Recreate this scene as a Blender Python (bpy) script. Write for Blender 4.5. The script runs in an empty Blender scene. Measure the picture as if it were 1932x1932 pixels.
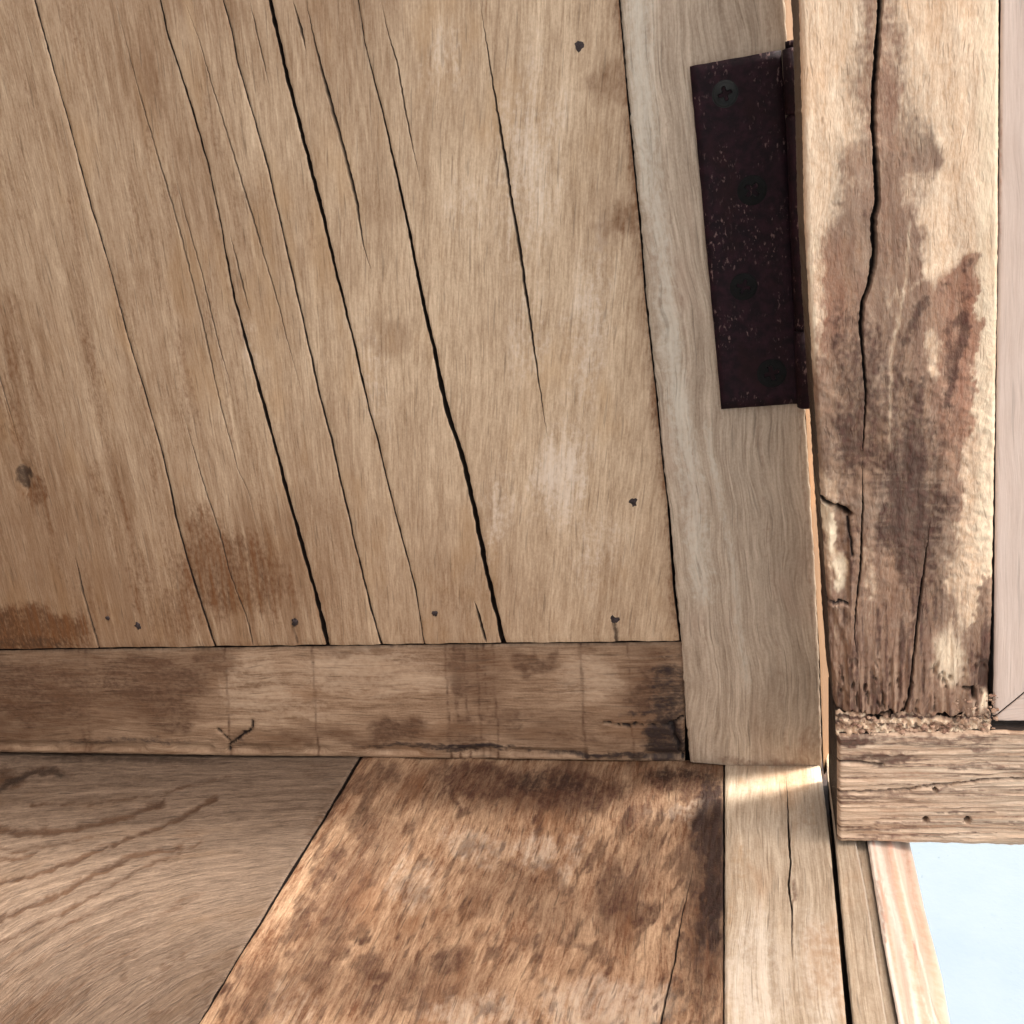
import bpy, math, random
import numpy as np
from mathutils import Matrix, Vector

random.seed(4)
scene = bpy.context.scene
COL = scene.collection

# ------------------------------------------------------------------ camera
# All traced outlines below are given in units of a 1932 x 1932 grid and are cast onto real planes.
F = 1820.0
CX = CY = 966.0
def _n(v): v = np.array(v, float); return v/np.linalg.norm(v)
wy = _n((434, -716, F))
wz = -np.array((784, 5134, F), float); wz -= wz.dot(wy)*wy; wz = _n(wz)
wx = np.cross(wy, wz)
R = np.stack([wx, wy, wz])            # world = R @ cam (x right, y down, z forward)
def ray(px, py):
    px = np.asarray(px, float); py = np.asarray(py, float)
    d = np.stack([px-CX, py-CY, np.full(px.shape, F)], -1)
    return d @ R.T
r0 = ray(np.array(966.), np.array(1438.))
Cdir = -r0/ r0[1]                     # camera at distance 1 from the wall plane
def cast(C, px, py, ax, val):
    r = ray(px, py); t = (val - C[ax])/r[..., ax]
    return C + r*t[..., None]
_a = cast(Cdir, np.array(1301.), np.array(125.), 1, 0.); _b = cast(Cdir, np.array(1361.), np.array(772.), 1, 0.)
S = 0.125/np.linalg.norm(_a-_b)
CAM = Cdir*S                          # hinge leaf is 125 mm tall
cam_d = bpy.data.cameras.new('camera'); cam = bpy.data.objects.new('camera', cam_d); COL.objects.link(cam)
m = Matrix.Identity(4)
for i in range(3):
    m[i][0] = R[i][0]; m[i][1] = -R[i][1]; m[i][2] = -R[i][2]; m[i][3] = CAM[i]
cam.matrix_world = m
cam_d.sensor_width = 36; cam_d.lens = 36*F/1932; cam_d.clip_start = 0.01; cam_d.clip_end = 500
scene.camera = cam

# ------------------------------------------------------------------ light
SUN_EL, SUN_AZ = math.radians(60), math.radians(71)
world = bpy.data.worlds.new("World"); scene.world = world; world.use_nodes = True
wn = world.node_tree; bg = wn.nodes['Background']
sky = wn.nodes.new('ShaderNodeTexSky'); sky.sky_type = 'NISHITA'; sky.sun_disc = False
sky.sun_elevation = SUN_EL; sky.sun_rotation = SUN_AZ; sky.dust_density = 5; sky.air_density = 1.0; sky.ozone_density = 0.3
hs = wn.nodes.new('ShaderNodeHueSaturation'); hs.inputs['Saturation'].default_value = .35      # thin even haze: a nearly white sky
mxw = wn.nodes.new('ShaderNodeMix'); mxw.data_type = 'RGBA'; mxw.blend_type = 'MULTIPLY'; mxw.inputs[0].default_value = 1; mxw.inputs[7].default_value = (1, .905, .815, 1)
wn.links.new(sky.outputs[0], hs.inputs['Color']); wn.links.new(hs.outputs[0], mxw.inputs[6]); wn.links.new(mxw.outputs[2], bg.inputs[0]); bg.inputs[1].default_value = 0.12
sun_d = bpy.data.lights.new('sun', 'SUN'); sun_d.energy = 2.0; sun_d.angle = math.radians(9); sun_d.color = (1, .95, .88)
sun = bpy.data.objects.new('sun', sun_d); COL.objects.link(sun)
sv = Vector((math.sin(SUN_AZ)*math.cos(SUN_EL), math.cos(SUN_AZ)*math.cos(SUN_EL), math.sin(SUN_EL)))
sun.rotation_euler = sv.to_track_quat('Z', 'Y').to_euler(); sun.location = (2, 1, 3)
vs = scene.view_settings; vs.view_transform = 'Standard'; vs.look = 'None'; vs.exposure = 2.48; vs.gamma = 1

# ------------------------------------------------------------------ noise in numpy
def _h(ix, iy, s):
    n = (ix.astype(np.int64)*374761393 + iy.astype(np.int64)*668265263 + s*1442695041) & 0xffffffff
    n = ((n ^ (n >> 13))*1274126177) & 0xffffffff
    n = (n ^ (n >> 16)) & 0xffff
    return n/65535.0
def vnoise(x, y, s=0):
    ix = np.floor(x); iy = np.floor(y); fx = x-ix; fy = y-iy
    fx = fx*fx*(3-2*fx); fy = fy*fy*(3-2*fy)
    a = _h(ix, iy, s); b = _h(ix+1, iy, s); c = _h(ix, iy+1, s); d = _h(ix+1, iy+1, s)
    return (a*(1-fx)+b*fx)*(1-fy) + (c*(1-fx)+d*fx)*fy
def fbm(x, y, s=0, o=3):
    t = 0; a = .5; w = 0
    for i in range(o):
        t = t + a*vnoise(x, y, s+i*17); w += a; x = x*2.03+5.1; y = y*2.03+9.7; a *= .5
    return t/w
def sstep(a, b, x):
    t = np.clip((x-a)/(b-a), 0, 1); return t*t*(3-2*t)

# fields over the traced grid
def blobs(px, py, L, warp=10, seed=3, sharp=0.6):
    if not L: return np.zeros(px.shape)
    wx_ = px + (fbm(px/38, py/38, seed)-.5)*warp*5 + (fbm(px/9, py/11, seed+9)-.5)*warp*2
    wy_ = py + (fbm(px/38, py/38, seed+5)-.5)*warp*5 + (fbm(px/9, py/11, seed+13)-.5)*warp*2
    t = np.zeros(px.shape)
    for b in L:
        x, y, rx, ry, ang, st = b
        c, s_ = math.cos(math.radians(ang)), math.sin(math.radians(ang))
        dx = wx_-x; dy = wy_-y
        u = (dx*c+dy*s_)/rx; v = (-dx*s_+dy*c)/ry
        t = np.maximum(t, st*np.clip((1.25-np.sqrt(u*u+v*v))/sharp, 0, 1)) if st > 0 else t + st*np.exp(-(u*u+v*v))
    return np.clip(t, 0, 1)
def stroke(px, py, pts, w, st, jag=0, seed=1):
    d = np.full(px.shape, 1e9)
    if jag:
        px = px + (fbm(px/14, py/14, seed)-.5)*jag; py = py + (fbm(px/12, py/12, seed+4)-.5)*jag
    for (x0, y0), (x1, y1) in zip(pts[:-1], pts[1:]):
        dx, dy = x1-x0, y1-y0; L = dx*dx+dy*dy
        t = np.clip(((px-x0)*dx+(py-y0)*dy)/L, 0, 1)
        d = np.minimum(d, np.hypot(px-x0-t*dx, py-y0-t*dy))
    return st*np.exp(-(d/w)**2)

def grid(rows, u, v):
    g = np.array([[int(ch) for ch in r_] for r_ in rows], float)/9
    nc = g.shape[1]; x = np.clip(u*nc-.5, 0, nc-1.001); y = np.clip(v, 0, len(rows)-1.001)
    i = np.floor(x).astype(int); j = np.floor(y).astype(int); fx = sstep(0, 1, x-i); fy = sstep(0, 1, y-j)
    return (g[j, i]*(1-fx)+g[j, i+1]*fx)*(1-fy)+(g[j+1, i]*(1-fx)+g[j+1, i+1]*fx)*fy

# ------------------------------------------------------------------ helpers for objects
def tag(o, label=None, cat=None, group=None, kind=None):
    if label: o['label'] = label
    if cat: o['category'] = cat
    if group: o['group'] = group
    if kind: o['kind'] = kind
    return o
def empty(name, loc, **k):
    o = bpy.data.objects.new(name, None); COL.objects.link(o); o.location = loc; o.empty_display_size = .02
    bpy.context.view_layer.update()
    return tag(o, **k)
def link(name, me, mat, parent=None):
    o = bpy.data.objects.new(name, me); COL.objects.link(o)
    if mat: me.materials.append(mat)
    if parent:
        o.parent = parent; o.matrix_parent_inverse = Matrix.Translation(parent.location).inverted()
    return o
def mesh_from(name, V, Fc, smooth=True):
    me = bpy.data.meshes.new(name); me.from_pydata([tuple(v) for v in V], [], Fc); me.update()
    if smooth: me.shade_smooth()
    return me

def line(pts):
    p = np.array(pts, float)
    def f(v):
        v = np.asarray(v, float)
        r = np.interp(v, p[:, 1], p[:, 0])
        s0 = (p[1, 0]-p[0, 0])/(p[1, 1]-p[0, 1]); s1 = (p[-1, 0]-p[-2, 0])/(p[-1, 1]-p[-2, 1])
        r = np.where(v < p[0, 1], p[0, 0]+s0*(v-p[0, 1]), r)
        return np.where(v > p[-1, 1], p[-1, 0]+s1*(v-p[-1, 1]), r)
    return f

def board(name, mat, parent, L, Rr, v0, v1, ax=1, val=0., sgn=-1, horiz=False, cracks=(), step=(5, 6), thick=.012,
          edge=2.5, edge_d=.0006, amp=.0004, ascale=60, field=None, disp=None, seed=0, uvdir=None, jag=0.8, v0f=None, v1f=None, side=.9, uvfun=None):
    """A board with one dense worn face. L, Rr: side outlines; cracks: (points, width, depth mm) run along it."""
    Lf = line(L) if not callable(L) else L
    Rf = line(Rr) if not callable(Rr) else Rr
    n = max(2, int((v1-v0)/step[1])+1)
    t = np.linspace(0, 1, n)
    v = v0+(v1-v0)*t
    lx = Lf(v) + (fbm(v/9, v*0+3.3, seed)-.5)*jag*2; rx = Rf(v) + (fbm(v/9, v*0+7.3, seed+2)-.5)*jag*2
    ctl = [(lx, None)]; e = edge
    ctl += [(lx+e*.35, None), (lx+e, None)]
    for ci, (pts, w, dep) in enumerate(cracks):
        cf = line(pts); a, b = pts[0][1], pts[-1][1]
        vc = np.clip(v, a, b)
        fr = (cf(vc)-Lf(vc))/(Rf(vc)-Lf(vc))
        x = Lf(v)+fr*(Rf(v)-Lf(v)) + (fbm(v/7, v*0+ci*3.1, seed+ci)-.5)*2.6
        on = np.ones(n)
        on = np.where((v < a) | (v > b), 0, 1)
        ln = b-a
        if a > v0+2: on = on*np.clip((v-a)/(ln*.35), 0, 1)
        if b < v1-2: on = on*np.clip((b-v)/(ln*.35), 0, 1)
        ww = 1.35*w*on*(.65+.7*fbm(v/16, v*0+ci*1.7, seed+3))*.5
        ctl += [(x-ww-1.6, None), (x-ww-.2, None), (x-ww*.5, dep*on), (x+ww*.5, dep*on), (x+ww+.2, None), (x+ww+1.6, None)]
    ctl += [(rx-e, None), (rx-e*.35, None), (rx, None)]
    # keep order
    X = [c[0] for c in ctl]
    for i in range(1, len(X)): X[i] = np.maximum(X[i], X[i-1]+.15)
    cols = [X[0]]; dp = [np.zeros(n)]; cr = [np.zeros(n)]
    for i in range(1, len(X)):
        gap = np.max(X[i]-X[i-1]); k = max(1, int(math.ceil(gap/step[0]))) if gap > step[0]*1.5 else 1
        dA = ctl[i-1][1]; dB = ctl[i][1]
        for q in range(1, k+1):
            f = q/k
            cols.append(X[i-1]*(1-f)+X[i]*f)
            isd = dB is not None and (q == k or dA is not None)
            dp.append(dB*1e-3 if isd else np.zeros(n)); cr.append(np.clip(np.asarray(dB)*1.2, 0, 1) if isd else np.zeros(n))
    A = np.stack(cols, 1); V_ = np.repeat(v[:, None], A.shape[1], 1)
    # slanted or ragged ends
    if v0f is not None or v1f is not None:
        a0 = v0f(A) if v0f is not None else v0; a1 = v1f(A) if v1f is not None else v1
        V_ = a0+(a1-a0)*t[:, None]
    PX, PY = (V_, A) if horiz else (A, V_)
    DEP = np.stack(dp, 1); CR = np.stack(cr, 1)
    P = cast(CAM, PX, PY, ax, val)
    # surface relief along the plane normal (positive = into the board)
    rel = (fbm(A/ascale, V_/(ascale*4), seed, 3)-.5)*2*amp
    # eased edges
    ed = np.minimum(A-A[:, :1], A[:, -1:]-A); ed2 = np.minimum(V_-V_[:1], V_[-1:]-V_)
    rel = rel + edge_d*(1-sstep(0, edge*1.3, ed)) + edge_d*(1-sstep(0, edge*1.3, ed2))
    if disp is not None:
        dd, cc = disp(PX, PY); rel = rel+dd; CR = np.maximum(CR, cc)
    D = rel+DEP
    nrm = np.zeros(3); nrm[ax] = -sgn     # into the board
    P = P + D[..., None]*nrm
    nr, nc = A.shape
    V = P.reshape(-1, 3); idx = np.arange(nr*nc).reshape(nr, nc)
    q = np.stack([idx[:-1, :-1], idx[:-1, 1:], idx[1:, 1:], idx[1:, :-1]], -1).reshape(-1, 4)
    # skirt
    loop = np.concatenate([idx[0, :-1], idx[:-1, -1], idx[-1, :0:-1], idx[:0:-1, 0]])
    base = V[loop].copy(); base[:, ax] = val - sgn*thick
    nb = len(V); m_ = len(loop); V2 = np.concatenate([V, V[loop], base])      # the sawn sides start from their own ring of vertices
    li = np.arange(m_); sk = np.stack([nb+li, nb+(li+1) % m_, nb+m_+(li+1) % m_, nb+m_+li], -1)[:, ::-1]
    faces = [tuple(f) for f in q.tolist()]+[tuple(f) for f in sk.tolist()]+[tuple((nb+m_+li)[::1].tolist())]
    # orientation
    a, b, c = V[q[0][0]], V[q[0][1]], V[q[0][2]]
    nn = np.cross(b-a, c-a)
    if nn.dot(-nrm) < 0: faces = [f[::-1] for f in faces]
    me = mesh_from(name, V2, faces)
    # uv: u across, v along, in metres
    oth = [i for i in range(3) if i != ax]
    if uvdir is None:
        dv = np.zeros(3)
        P0 = cast(CAM, np.array(float(PX[0, nc//2])), np.array(float(PY[0, nc//2])), ax, val); P1 = cast(CAM, np.array(float(PX[-1, nc//2])), np.array(float(PY[-1, nc//2])), ax, val)
        dv = _n(P1-P0)
    else:
        P0 = cast(CAM, np.array(float(uvdir[0])), np.array(float(uvdir[1])), ax, val); P1 = cast(CAM, np.array(float(uvdir[2])), np.array(float(uvdir[3])), ax, val)
        dv = _n(P1-P0)
    du = _n(np.cross(nrm, dv))
    U = V2 @ du + (V2 @ nrm) + seed*.37; W = V2 @ dv + seed*.91
    if uvfun is not None:
        ua, va_ = uvfun(PX.reshape(-1), PY.reshape(-1)); k_ = .00021
        U = np.concatenate([ua, ua[loop], ua[loop]+40])*k_; W = np.concatenate([va_, va_[loop], va_[loop]])*k_
    uvl = me.uv_layers.new(name='uv')
    li_ = np.empty(len(me.loops), np.int32); me.loops.foreach_get('vertex_index', li_)
    uvl.data.foreach_set('uv', np.stack([U[li_], W[li_]], -1).astype(np.float32).ravel())
    # stain fields, some with painted light and shade
    fr_ = field(PX, PY) if field is not None else (np.zeros(A.shape),)*3
    st, gr, pa = fr_[:3]; wash = (fr_[3] if len(fr_) > 3 else np.zeros(A.shape)).reshape(-1)
    arr = np.stack([st+0*A, gr+0*A, pa+0*A, CR], -1).reshape(-1, 4)
    ext = arr[loop].copy(); ext[:, 3] = np.maximum(ext[:, 3], side)  # sides darkened to paint shade into the gaps between boards
    arr = np.concatenate([arr, ext, ext]).astype(np.float32)
    a2 = me.attributes.new('wash', 'FLOAT', 'POINT'); a2.data.foreach_set('value', np.concatenate([wash, wash[loop], wash[loop]]).astype(np.float32))
    at = me.attributes.new('wear', 'FLOAT_COLOR', 'POINT'); at.data.foreach_set('color', arr.ravel())
    return link(name, me, mat, parent)

# ------------------------------------------------------------------ materials
def srgb(r, g, b):
    f = lambda c: (c/255/12.92) if c/255 <= .04045 else ((c/255+.055)/1.055)**2.4
    return (f(r), f(g), f(b), 1)
class NT:
    def __init__(s, name):
        s.m = bpy.data.materials.new(name); s.m.use_nodes = True; s.t = s.m.node_tree; s.b = s.t.nodes['Principled BSDF']
        s.b.inputs['Specular IOR Level'].default_value = .35
    def n(s, k, **kw):
        o = s.t.nodes.new(k)
        for a, b in kw.items(): setattr(o, a, b)
        return o
    def put(s, sock, v):
        if hasattr(v, 'is_output') or hasattr(v, 'links'): s.t.links.new(v, sock)
        else: sock.default_value = v
    def math(s, op, a, b=0., c=0., clamp=False):
        o = s.n('ShaderNodeMath', operation=op, use_clamp=clamp); s.put(o.inputs[0], a); s.put(o.inputs[1], b)
        if op in ('MULTIPLY_ADD',): s.put(o.inputs[2], c)
        return o.outputs[0]
    def noise(s, vec, sc, detail=3, rough=.55, dist=0.):
        mp = s.n('ShaderNodeMapping'); s.put(mp.inputs[0], vec); mp.inputs['Scale'].default_value = sc if len(sc) == 3 else (sc[0], sc[1], 1)
        o = s.n('ShaderNodeTexNoise', noise_dimensions='2D' if len(sc) == 2 else '3D'); s.put(o.inputs['Vector'], mp.outputs[0])
        o.inputs['Scale'].default_value = 1; o.inputs['Detail'].default_value = detail; o.inputs['Roughness'].default_value = rough; o.inputs['Distortion'].default_value = dist
        return o.outputs[0]
    def mr(s, v, a, b, c=0., d=1., smooth=True):
        o = s.n('ShaderNodeMapRange'); o.interpolation_type = 'SMOOTHSTEP' if smooth else 'LINEAR'
        s.put(o.inputs[0], v); o.inputs[1].default_value = a; o.inputs[2].default_value = b; o.inputs[3].default_value = c; o.inputs[4].default_value = d
        return o.outputs[0]
    def mix(s, f, a, b, mode='MIX'):
        o = s.n('ShaderNodeMix', data_type='RGBA', blend_type=mode); s.put(o.inputs[0], f); s.put(o.inputs[6], a); s.put(o.inputs[7], b)
        return o.outputs[2]

def wood(name, lo, hi, stain=(96, 58, 34), grime=(62, 42, 40), pale=(214, 196, 168), tint=(176, 128, 84), fib=1., mott=1., bump=.5, rough=.68,
         fine=(1500, 130), band=(230, 7), wav=.004, stn=.7, crackc=(22, 10, 8), tintk=.4, flk=1.0, washc=None, redwash=None, por=.4, alb=1., lin=.2, spk=.2):
    M = NT(name)
    uv = M.n('ShaderNodeUVMap', uv_map='uv').outputs[0]
    w = M.noise(uv, (14, 9), 2)
    w2 = M.noise(uv, (60, 30), 2)
    off = M.math('MULTIPLY_ADD', M.math('SUBTRACT', w, .5), wav*2, M.math('MULTIPLY', M.math('SUBTRACT', w2, .5), wav*.5))
    cx = M.n('ShaderNodeCombineXYZ'); M.put(cx.inputs[0], off)
    va = M.n('ShaderNodeVectorMath', operation='ADD'); M.put(va.inputs[0], uv); M.put(va.inputs[1], cx.outputs[0]); p = va.outputs[0]
    nb = M.noise(p, band, 4, .6)
    nf = M.noise(p, (fine[0]*.33, fine[1]*.2), 3, .6)
    nn = M.noise(p, fine, 2, .6)
    nm = M.noise(p, (85, 38), 4, .62)
    nsp = M.noise(p, (fine[0]*.55, fine[0]*.35), 3, .6)
    # ground tone
    v = M.math('MULTIPLY_ADD', M.math('SUBTRACT', nb, .5), 1.6*fib, .5)
    v = M.math('MULTIPLY_ADD', M.math('SUBTRACT', nf, .5), 1.1*fib, v)
    v = M.math('MULTIPLY_ADD', M.math('SUBTRACT', nn, .5), 1.0*flk, v)
    v = M.math('MULTIPLY_ADD', M.math('SUBTRACT', nm, .5), .9*mott, v, )
    v = M.math('MULTIPLY_ADD', M.math('SUBTRACT', M.noise(p, (1150, 800), 3, .7), .5), spk, v)
    lines = M.math('MULTIPLY', M.mr(M.noise(p, (fine[0]*.85, fine[1]*.32), 2, .5), .52, .64), M.mr(nb, .3, .6))
    v = M.math('MULTIPLY_ADD', lines, -lin, v)
    v = M.mr(v, 0, 1, 0, 1, smooth=False)
    c = M.mix(v, srgb(*lo), srgb(*hi))
    # warm patches
    c = M.mix(M.math('MULTIPLY', M.mr(M.noise(p, (38, 16), 3, .6), .52, .75), tintk), c, srgb(*tint))
    def washcol():
        if not redwash: return srgb(*(washc or stain))
        a_ = M.n('ShaderNodeAttribute', attribute_name='wear'); q_ = M.n('ShaderNodeSeparateColor'); M.put(q_.inputs[0], a_.outputs['Color'])
        return M.mix(q_.outputs[0], srgb(*washc), srgb(*redwash))
    wa = M.n('ShaderNodeAttribute', attribute_name='wash').outputs['Fac']
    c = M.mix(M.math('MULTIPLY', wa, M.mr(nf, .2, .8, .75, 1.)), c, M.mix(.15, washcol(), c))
    at = M.n('ShaderNodeAttribute', attribute_name='wear')
    sp = M.n('ShaderNodeSeparateColor'); M.put(sp.inputs[0], at.outputs['Color'])
    S_, G_, P_ = sp.outputs[0], sp.outputs[1], sp.outputs[2]; K_ = at.outputs['Alpha']
    rag = M.math('MULTIPLY_ADD', M.math('SUBTRACT', nsp, .5), 1.3, M.math('MULTIPLY', M.math('SUBTRACT', nf, .5), 1.1))
    rag = M.math('MULTIPLY_ADD', M.math('SUBTRACT', nm, .5), .8, rag)
    def mask(a, k):
        x = M.math('MULTIPLY_ADD', rag, M.mr(a, 0, .35, 0, stn), a)
        return M.math('MULTIPLY', M.mr(x, .12, .95), k)
    c = M.mix(mask(P_, .9), c, M.mix(M.math('MULTIPLY', nn, .5), srgb(*pale), c))
    sc_ = M.mix(M.mr(nf, .3, .7), srgb(*stain), srgb(*[min(255, q*k_) for q, k_ in zip(stain, (1.3, 1.36, 1.42))]))
    if not redwash: c = M.mix(mask(S_, .86), c, sc_)
    gc_ = M.mix(M.mr(nsp, .35, .75), srgb(*grime), srgb(*[min(255, q*k_) for q, k_ in zip(grime, (1.5, 1.55, 1.6))]))
    c = M.mix(mask(G_, .93), c, gc_)
    # pores: short dark dashes
    po = M.mr(M.noise(p, (fine[0]*.8, fine[1]*.45), 1, .5), .66, .78)
    c = M.mix(M.math('MULTIPLY', po, por*flk), c, srgb(*[q*.45 for q in lo]))
    c = M.mix(M.math('MULTIPLY', M.mr(K_, 0, .8), .96), c, srgb(*crackc))
    c = M.mix(1., c, (alb, alb, alb, 1), 'MULTIPLY')
    M.put(M.b.inputs['Base Color'], c)
    r = M.math('MULTIPLY_ADD', M.math('SUBTRACT', nf, .5), .25, rough)
    M.put(M.b.inputs['Roughness'], r)
    h = M.math('MULTIPLY_ADD', nf, .6, M.math('MULTIPLY', nn, .5))
    h = M.math('MULTIPLY_ADD', nb, .35, h); h = M.math('MULTIPLY_ADD', lines, -lin*.9, h)
    h = M.math('MULTIPLY_ADD', nsp, M.math('MULTIPLY_ADD', M.math('ADD', G_, S_), .7, .15), h)
    h = M.math('MULTIPLY_ADD', po, -.35*flk, h)
    bp = M.n('ShaderNodeBump'); bp.inputs['Strength'].default_value = bump; bp.inputs['Distance'].default_value = .0009
    M.put(bp.inputs['Height'], h); M.put(M.b.inputs['Normal'], bp.outputs[0])
    return M.m

M_plank = wood('plank_wood', alb=1.0, lo=(142, 114, 86), hi=(222, 198, 168), stain=(80, 46, 20), grime=(48, 34, 24), pale=(224, 208, 190), tint=(186, 152, 112), fib=.42, mott=.45, bump=.3, band=(190, 4), flk=.75, spk=.5, washc=(104, 66, 32), wav=.002, fine=(1050, 120), lin=.12)
M_stile = wood('stile_wood', alb=.98, lo=(142, 122, 102), hi=(214, 196, 174), stain=(112, 86, 68), grime=(88, 70, 56), pale=(208, 200, 184), tint=(176, 150, 130), fib=.6, mott=.35, bump=.35, band=(170, 5), wav=.009, flk=.7, spk=.5, fine=(1000, 80), lin=.25)
M_rail = wood('rail_wood', alb=.78, lo=(122, 92, 68), hi=(204, 174, 144), stain=(66, 42, 28), grime=(34, 25, 25), pale=(212, 186, 158), tint=(156, 118, 86), fib=.55, mott=.9, bump=.35, band=(180, 9), flk=.8, spk=.5, washc=(86, 50, 26), fine=(950, 100), lin=.18)
M_deckA = wood('grey_board_wood', alb=.60, lo=(88, 70, 56), hi=(150, 128, 109), stain=(66, 42, 24), grime=(44, 31, 22), tint=(118, 92, 68), fib=.6, mott=.6, bump=.8, band=(260, 12), wav=.002, flk=.9, spk=.7, fine=(950, 190), lin=.2)
M_deckB = wood('stained_board_wood', alb=.60, lo=(122, 80, 52), hi=(212, 178, 144), stain=(58, 26, 13), grime=(38, 21, 15), pale=(216, 196, 174), tint=(138, 92, 58), fib=.55, mott=1.2, bump=.55, band=(230, 34), flk=1.0, spk=.7, fine=(900, 170), tintk=.6, washc=(66, 35, 19), lin=.12)
M_deckC = wood('edge_board_wood', alb=.80, lo=(148, 128, 106), hi=(216, 200, 178), stain=(132, 104, 76), grime=(76, 52, 40), pale=(222, 212, 198), fib=.6, mott=.4, bump=.35, band=(300, 9), rough=.38, flk=.8, spk=.5, fine=(950, 90), lin=.25)
M_deckE = wood('live_edge_wood', alb=.82, lo=(204, 172, 150), hi=(240, 222, 206), stain=(180, 130, 106), grime=(140, 110, 94), pale=(250, 242, 230), tint=(210, 168, 146), fib=.6, mott=.2, bump=.25, band=(260, 6), rough=.5, flk=.5, fine=(900, 50), lin=.15)
M_post = wood('weathered_post_wood', lo=(204, 168, 134), hi=(242, 220, 192), stain=(112, 68, 46), grime=(52, 29, 23), pale=(244, 226, 194), washc=(64, 36, 27), redwash=(122, 54, 25), tint=(214, 168, 126), fib=.5, mott=.6, bump=.6, band=(200, 30), fine=(900, 300), stn=.25, flk=1.0, spk=.6, por=.08, lin=.08)
M_beam = wood('weathered_beam_wood', alb=1.05, lo=(156, 126, 102), hi=(226, 202, 176), stain=(118, 86, 66), grime=(64, 42, 34), pale=(216, 196, 168), tint=(182, 148, 118), fib=.8, mott=.3, bump=.75, band=(520, 9), fine=(900, 50), wav=.0012, lin=.35, spk=.4)
M_cas = wood('pink_casing_wood', alb=.93, lo=(200, 176, 160), hi=(226, 206, 192), stain=(150, 104, 84), grime=(90, 66, 58), pale=(228, 210, 196), tint=(210, 186, 168), fib=.4, mott=.5, bump=.25, rough=.6, flk=.5, tintk=.4, fine=(900, 60), lin=.12)
M_jamb = wood('jamb_wood', lo=(112, 84, 58), hi=(136, 106, 76), stain=(120, 76, 40), fib=.4, mott=.3, bump=.2, flk=.4)
M_gap_dark = wood('dark_gap_wood', lo=(30, 20, 17), hi=(42, 28, 22), fib=.4, mott=.4, bump=.2)  # for the dark sheets added behind and below the gaps

def metal():
    M = NT('rusted_hinge_iron')
    tc = M.n('ShaderNodeTexCoord').outputs['Object']
    a = M.noise(tc, (260, 260, 260), 4, .65); b = M.noise(tc, (900, 900, 420), 3, .6); d = M.noise(tc, (70, 70, 50), 3, .6)
    c = M.mix(M.mr(a, .35, .7), srgb(20, 6, 13), srgb(42, 18, 27))
    c = M.mix(M.math('MULTIPLY', M.mr(d, .5, .7), .6), c, srgb(32, 10, 11))
    sp = M.math('MULTIPLY', M.mr(b, .57, .68), M.mr(M.noise(tc, (110, 110, 90), 3, .6), .45, .62))
    c = M.mix(M.math('MULTIPLY', sp, .75), c, srgb(130, 104, 100))
    M.put(M.b.inputs['Base Color'], c); M.b.inputs['Roughness'].default_value = .75; M.b.inputs['Metallic'].default_value = .1
    M.b.inputs['Specular IOR Level'].default_value = .25
    bp = M.n('ShaderNodeBump'); bp.inputs['Strength'].default_value = .5; bp.inputs['Distance'].default_value = .0005
    M.put(bp.inputs['Height'], M.math('ADD', a, M.math('MULTIPLY', b, .6))); M.put(M.b.inputs['Normal'], bp.outputs[0])
    return M.m
M_iron = metal()
def flat(name, c, rough=.8, c2=None, sc=400, metallic=0.):
    M = NT(name); tc = M.n('ShaderNodeTexCoord').outputs['Object']
    a = M.noise(tc, (sc, sc, sc), 3, .6)
    M.put(M.b.inputs['Base Color'], M.mix(M.mr(a, .3, .7), srgb(*c), srgb(*(c2 or [q*.7 for q in c]))))
    M.b.inputs['Roughness'].default_value = rough; M.b.inputs['Metallic'].default_value = metallic
    bp = M.n('ShaderNodeBump'); bp.inputs['Strength'].default_value = .5; bp.inputs['Distance'].default_value = .0004
    M.put(bp.inputs['Height'], a); M.put(M.b.inputs['Normal'], bp.outputs[0])
    return M.m
M_screw = flat('blackened_screw_steel', (16, 19, 17), .6, (6, 8, 7))
M_screw2 = flat('dull_black_screw_steel', (11, 12, 12), .9, (4, 5, 5))  # darker, duller steel for the other screws
M_nail = flat('old_nail_iron', (64, 54, 54), .8, (34, 26, 24), 900)
M_mortar = flat('crumbled_mortar', (190, 160, 136), .95, (128, 96, 80), 200)

# ------------------------------------------------------------------ ground
def ground():
    M = NT('pale_blue_painted_concrete'); tc = M.n('ShaderNodeTexCoord').outputs['Object']
    a = M.noise(tc, (9, 9, 9), 5, .6); b = M.noise(tc, (60, 60, 60), 4, .7); d = M.noise(tc, (150, 90, 120), 2, .5)
    c = M.mix(M.mr(a, .3, .7), srgb(86, 98, 107), srgb(90, 101, 110))
    c = M.mix(M.math('MULTIPLY', M.mr(b, .6, .75), .3), c, srgb(78, 92, 99))
    c = M.mix(M.math('MULTIPLY', M.mr(d, .74, .8), .6), c, srgb(66, 80, 84))
    M.put(M.b.inputs['Base Color'], c); M.b.inputs['Roughness'].default_value = .8
    bp = M.n('ShaderNodeBump'); bp.inputs['Strength'].default_value = .3; bp.inputs['Distance'].default_value = .002
    M.put(bp.inputs['Height'], b); M.put(M.b.inputs['Normal'], bp.outputs[0])
    s = 120; z = -.62
    me = mesh_from('ground', [(-s, -s, z), (s, -s, z), (s, s, z), (-s, s, z)], [(0, 1, 2, 3)], False)
    return tag(link('ground', me, M.m), 'pale blue painted concrete far below the edge of the boards', kind='structure')
ground()

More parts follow.
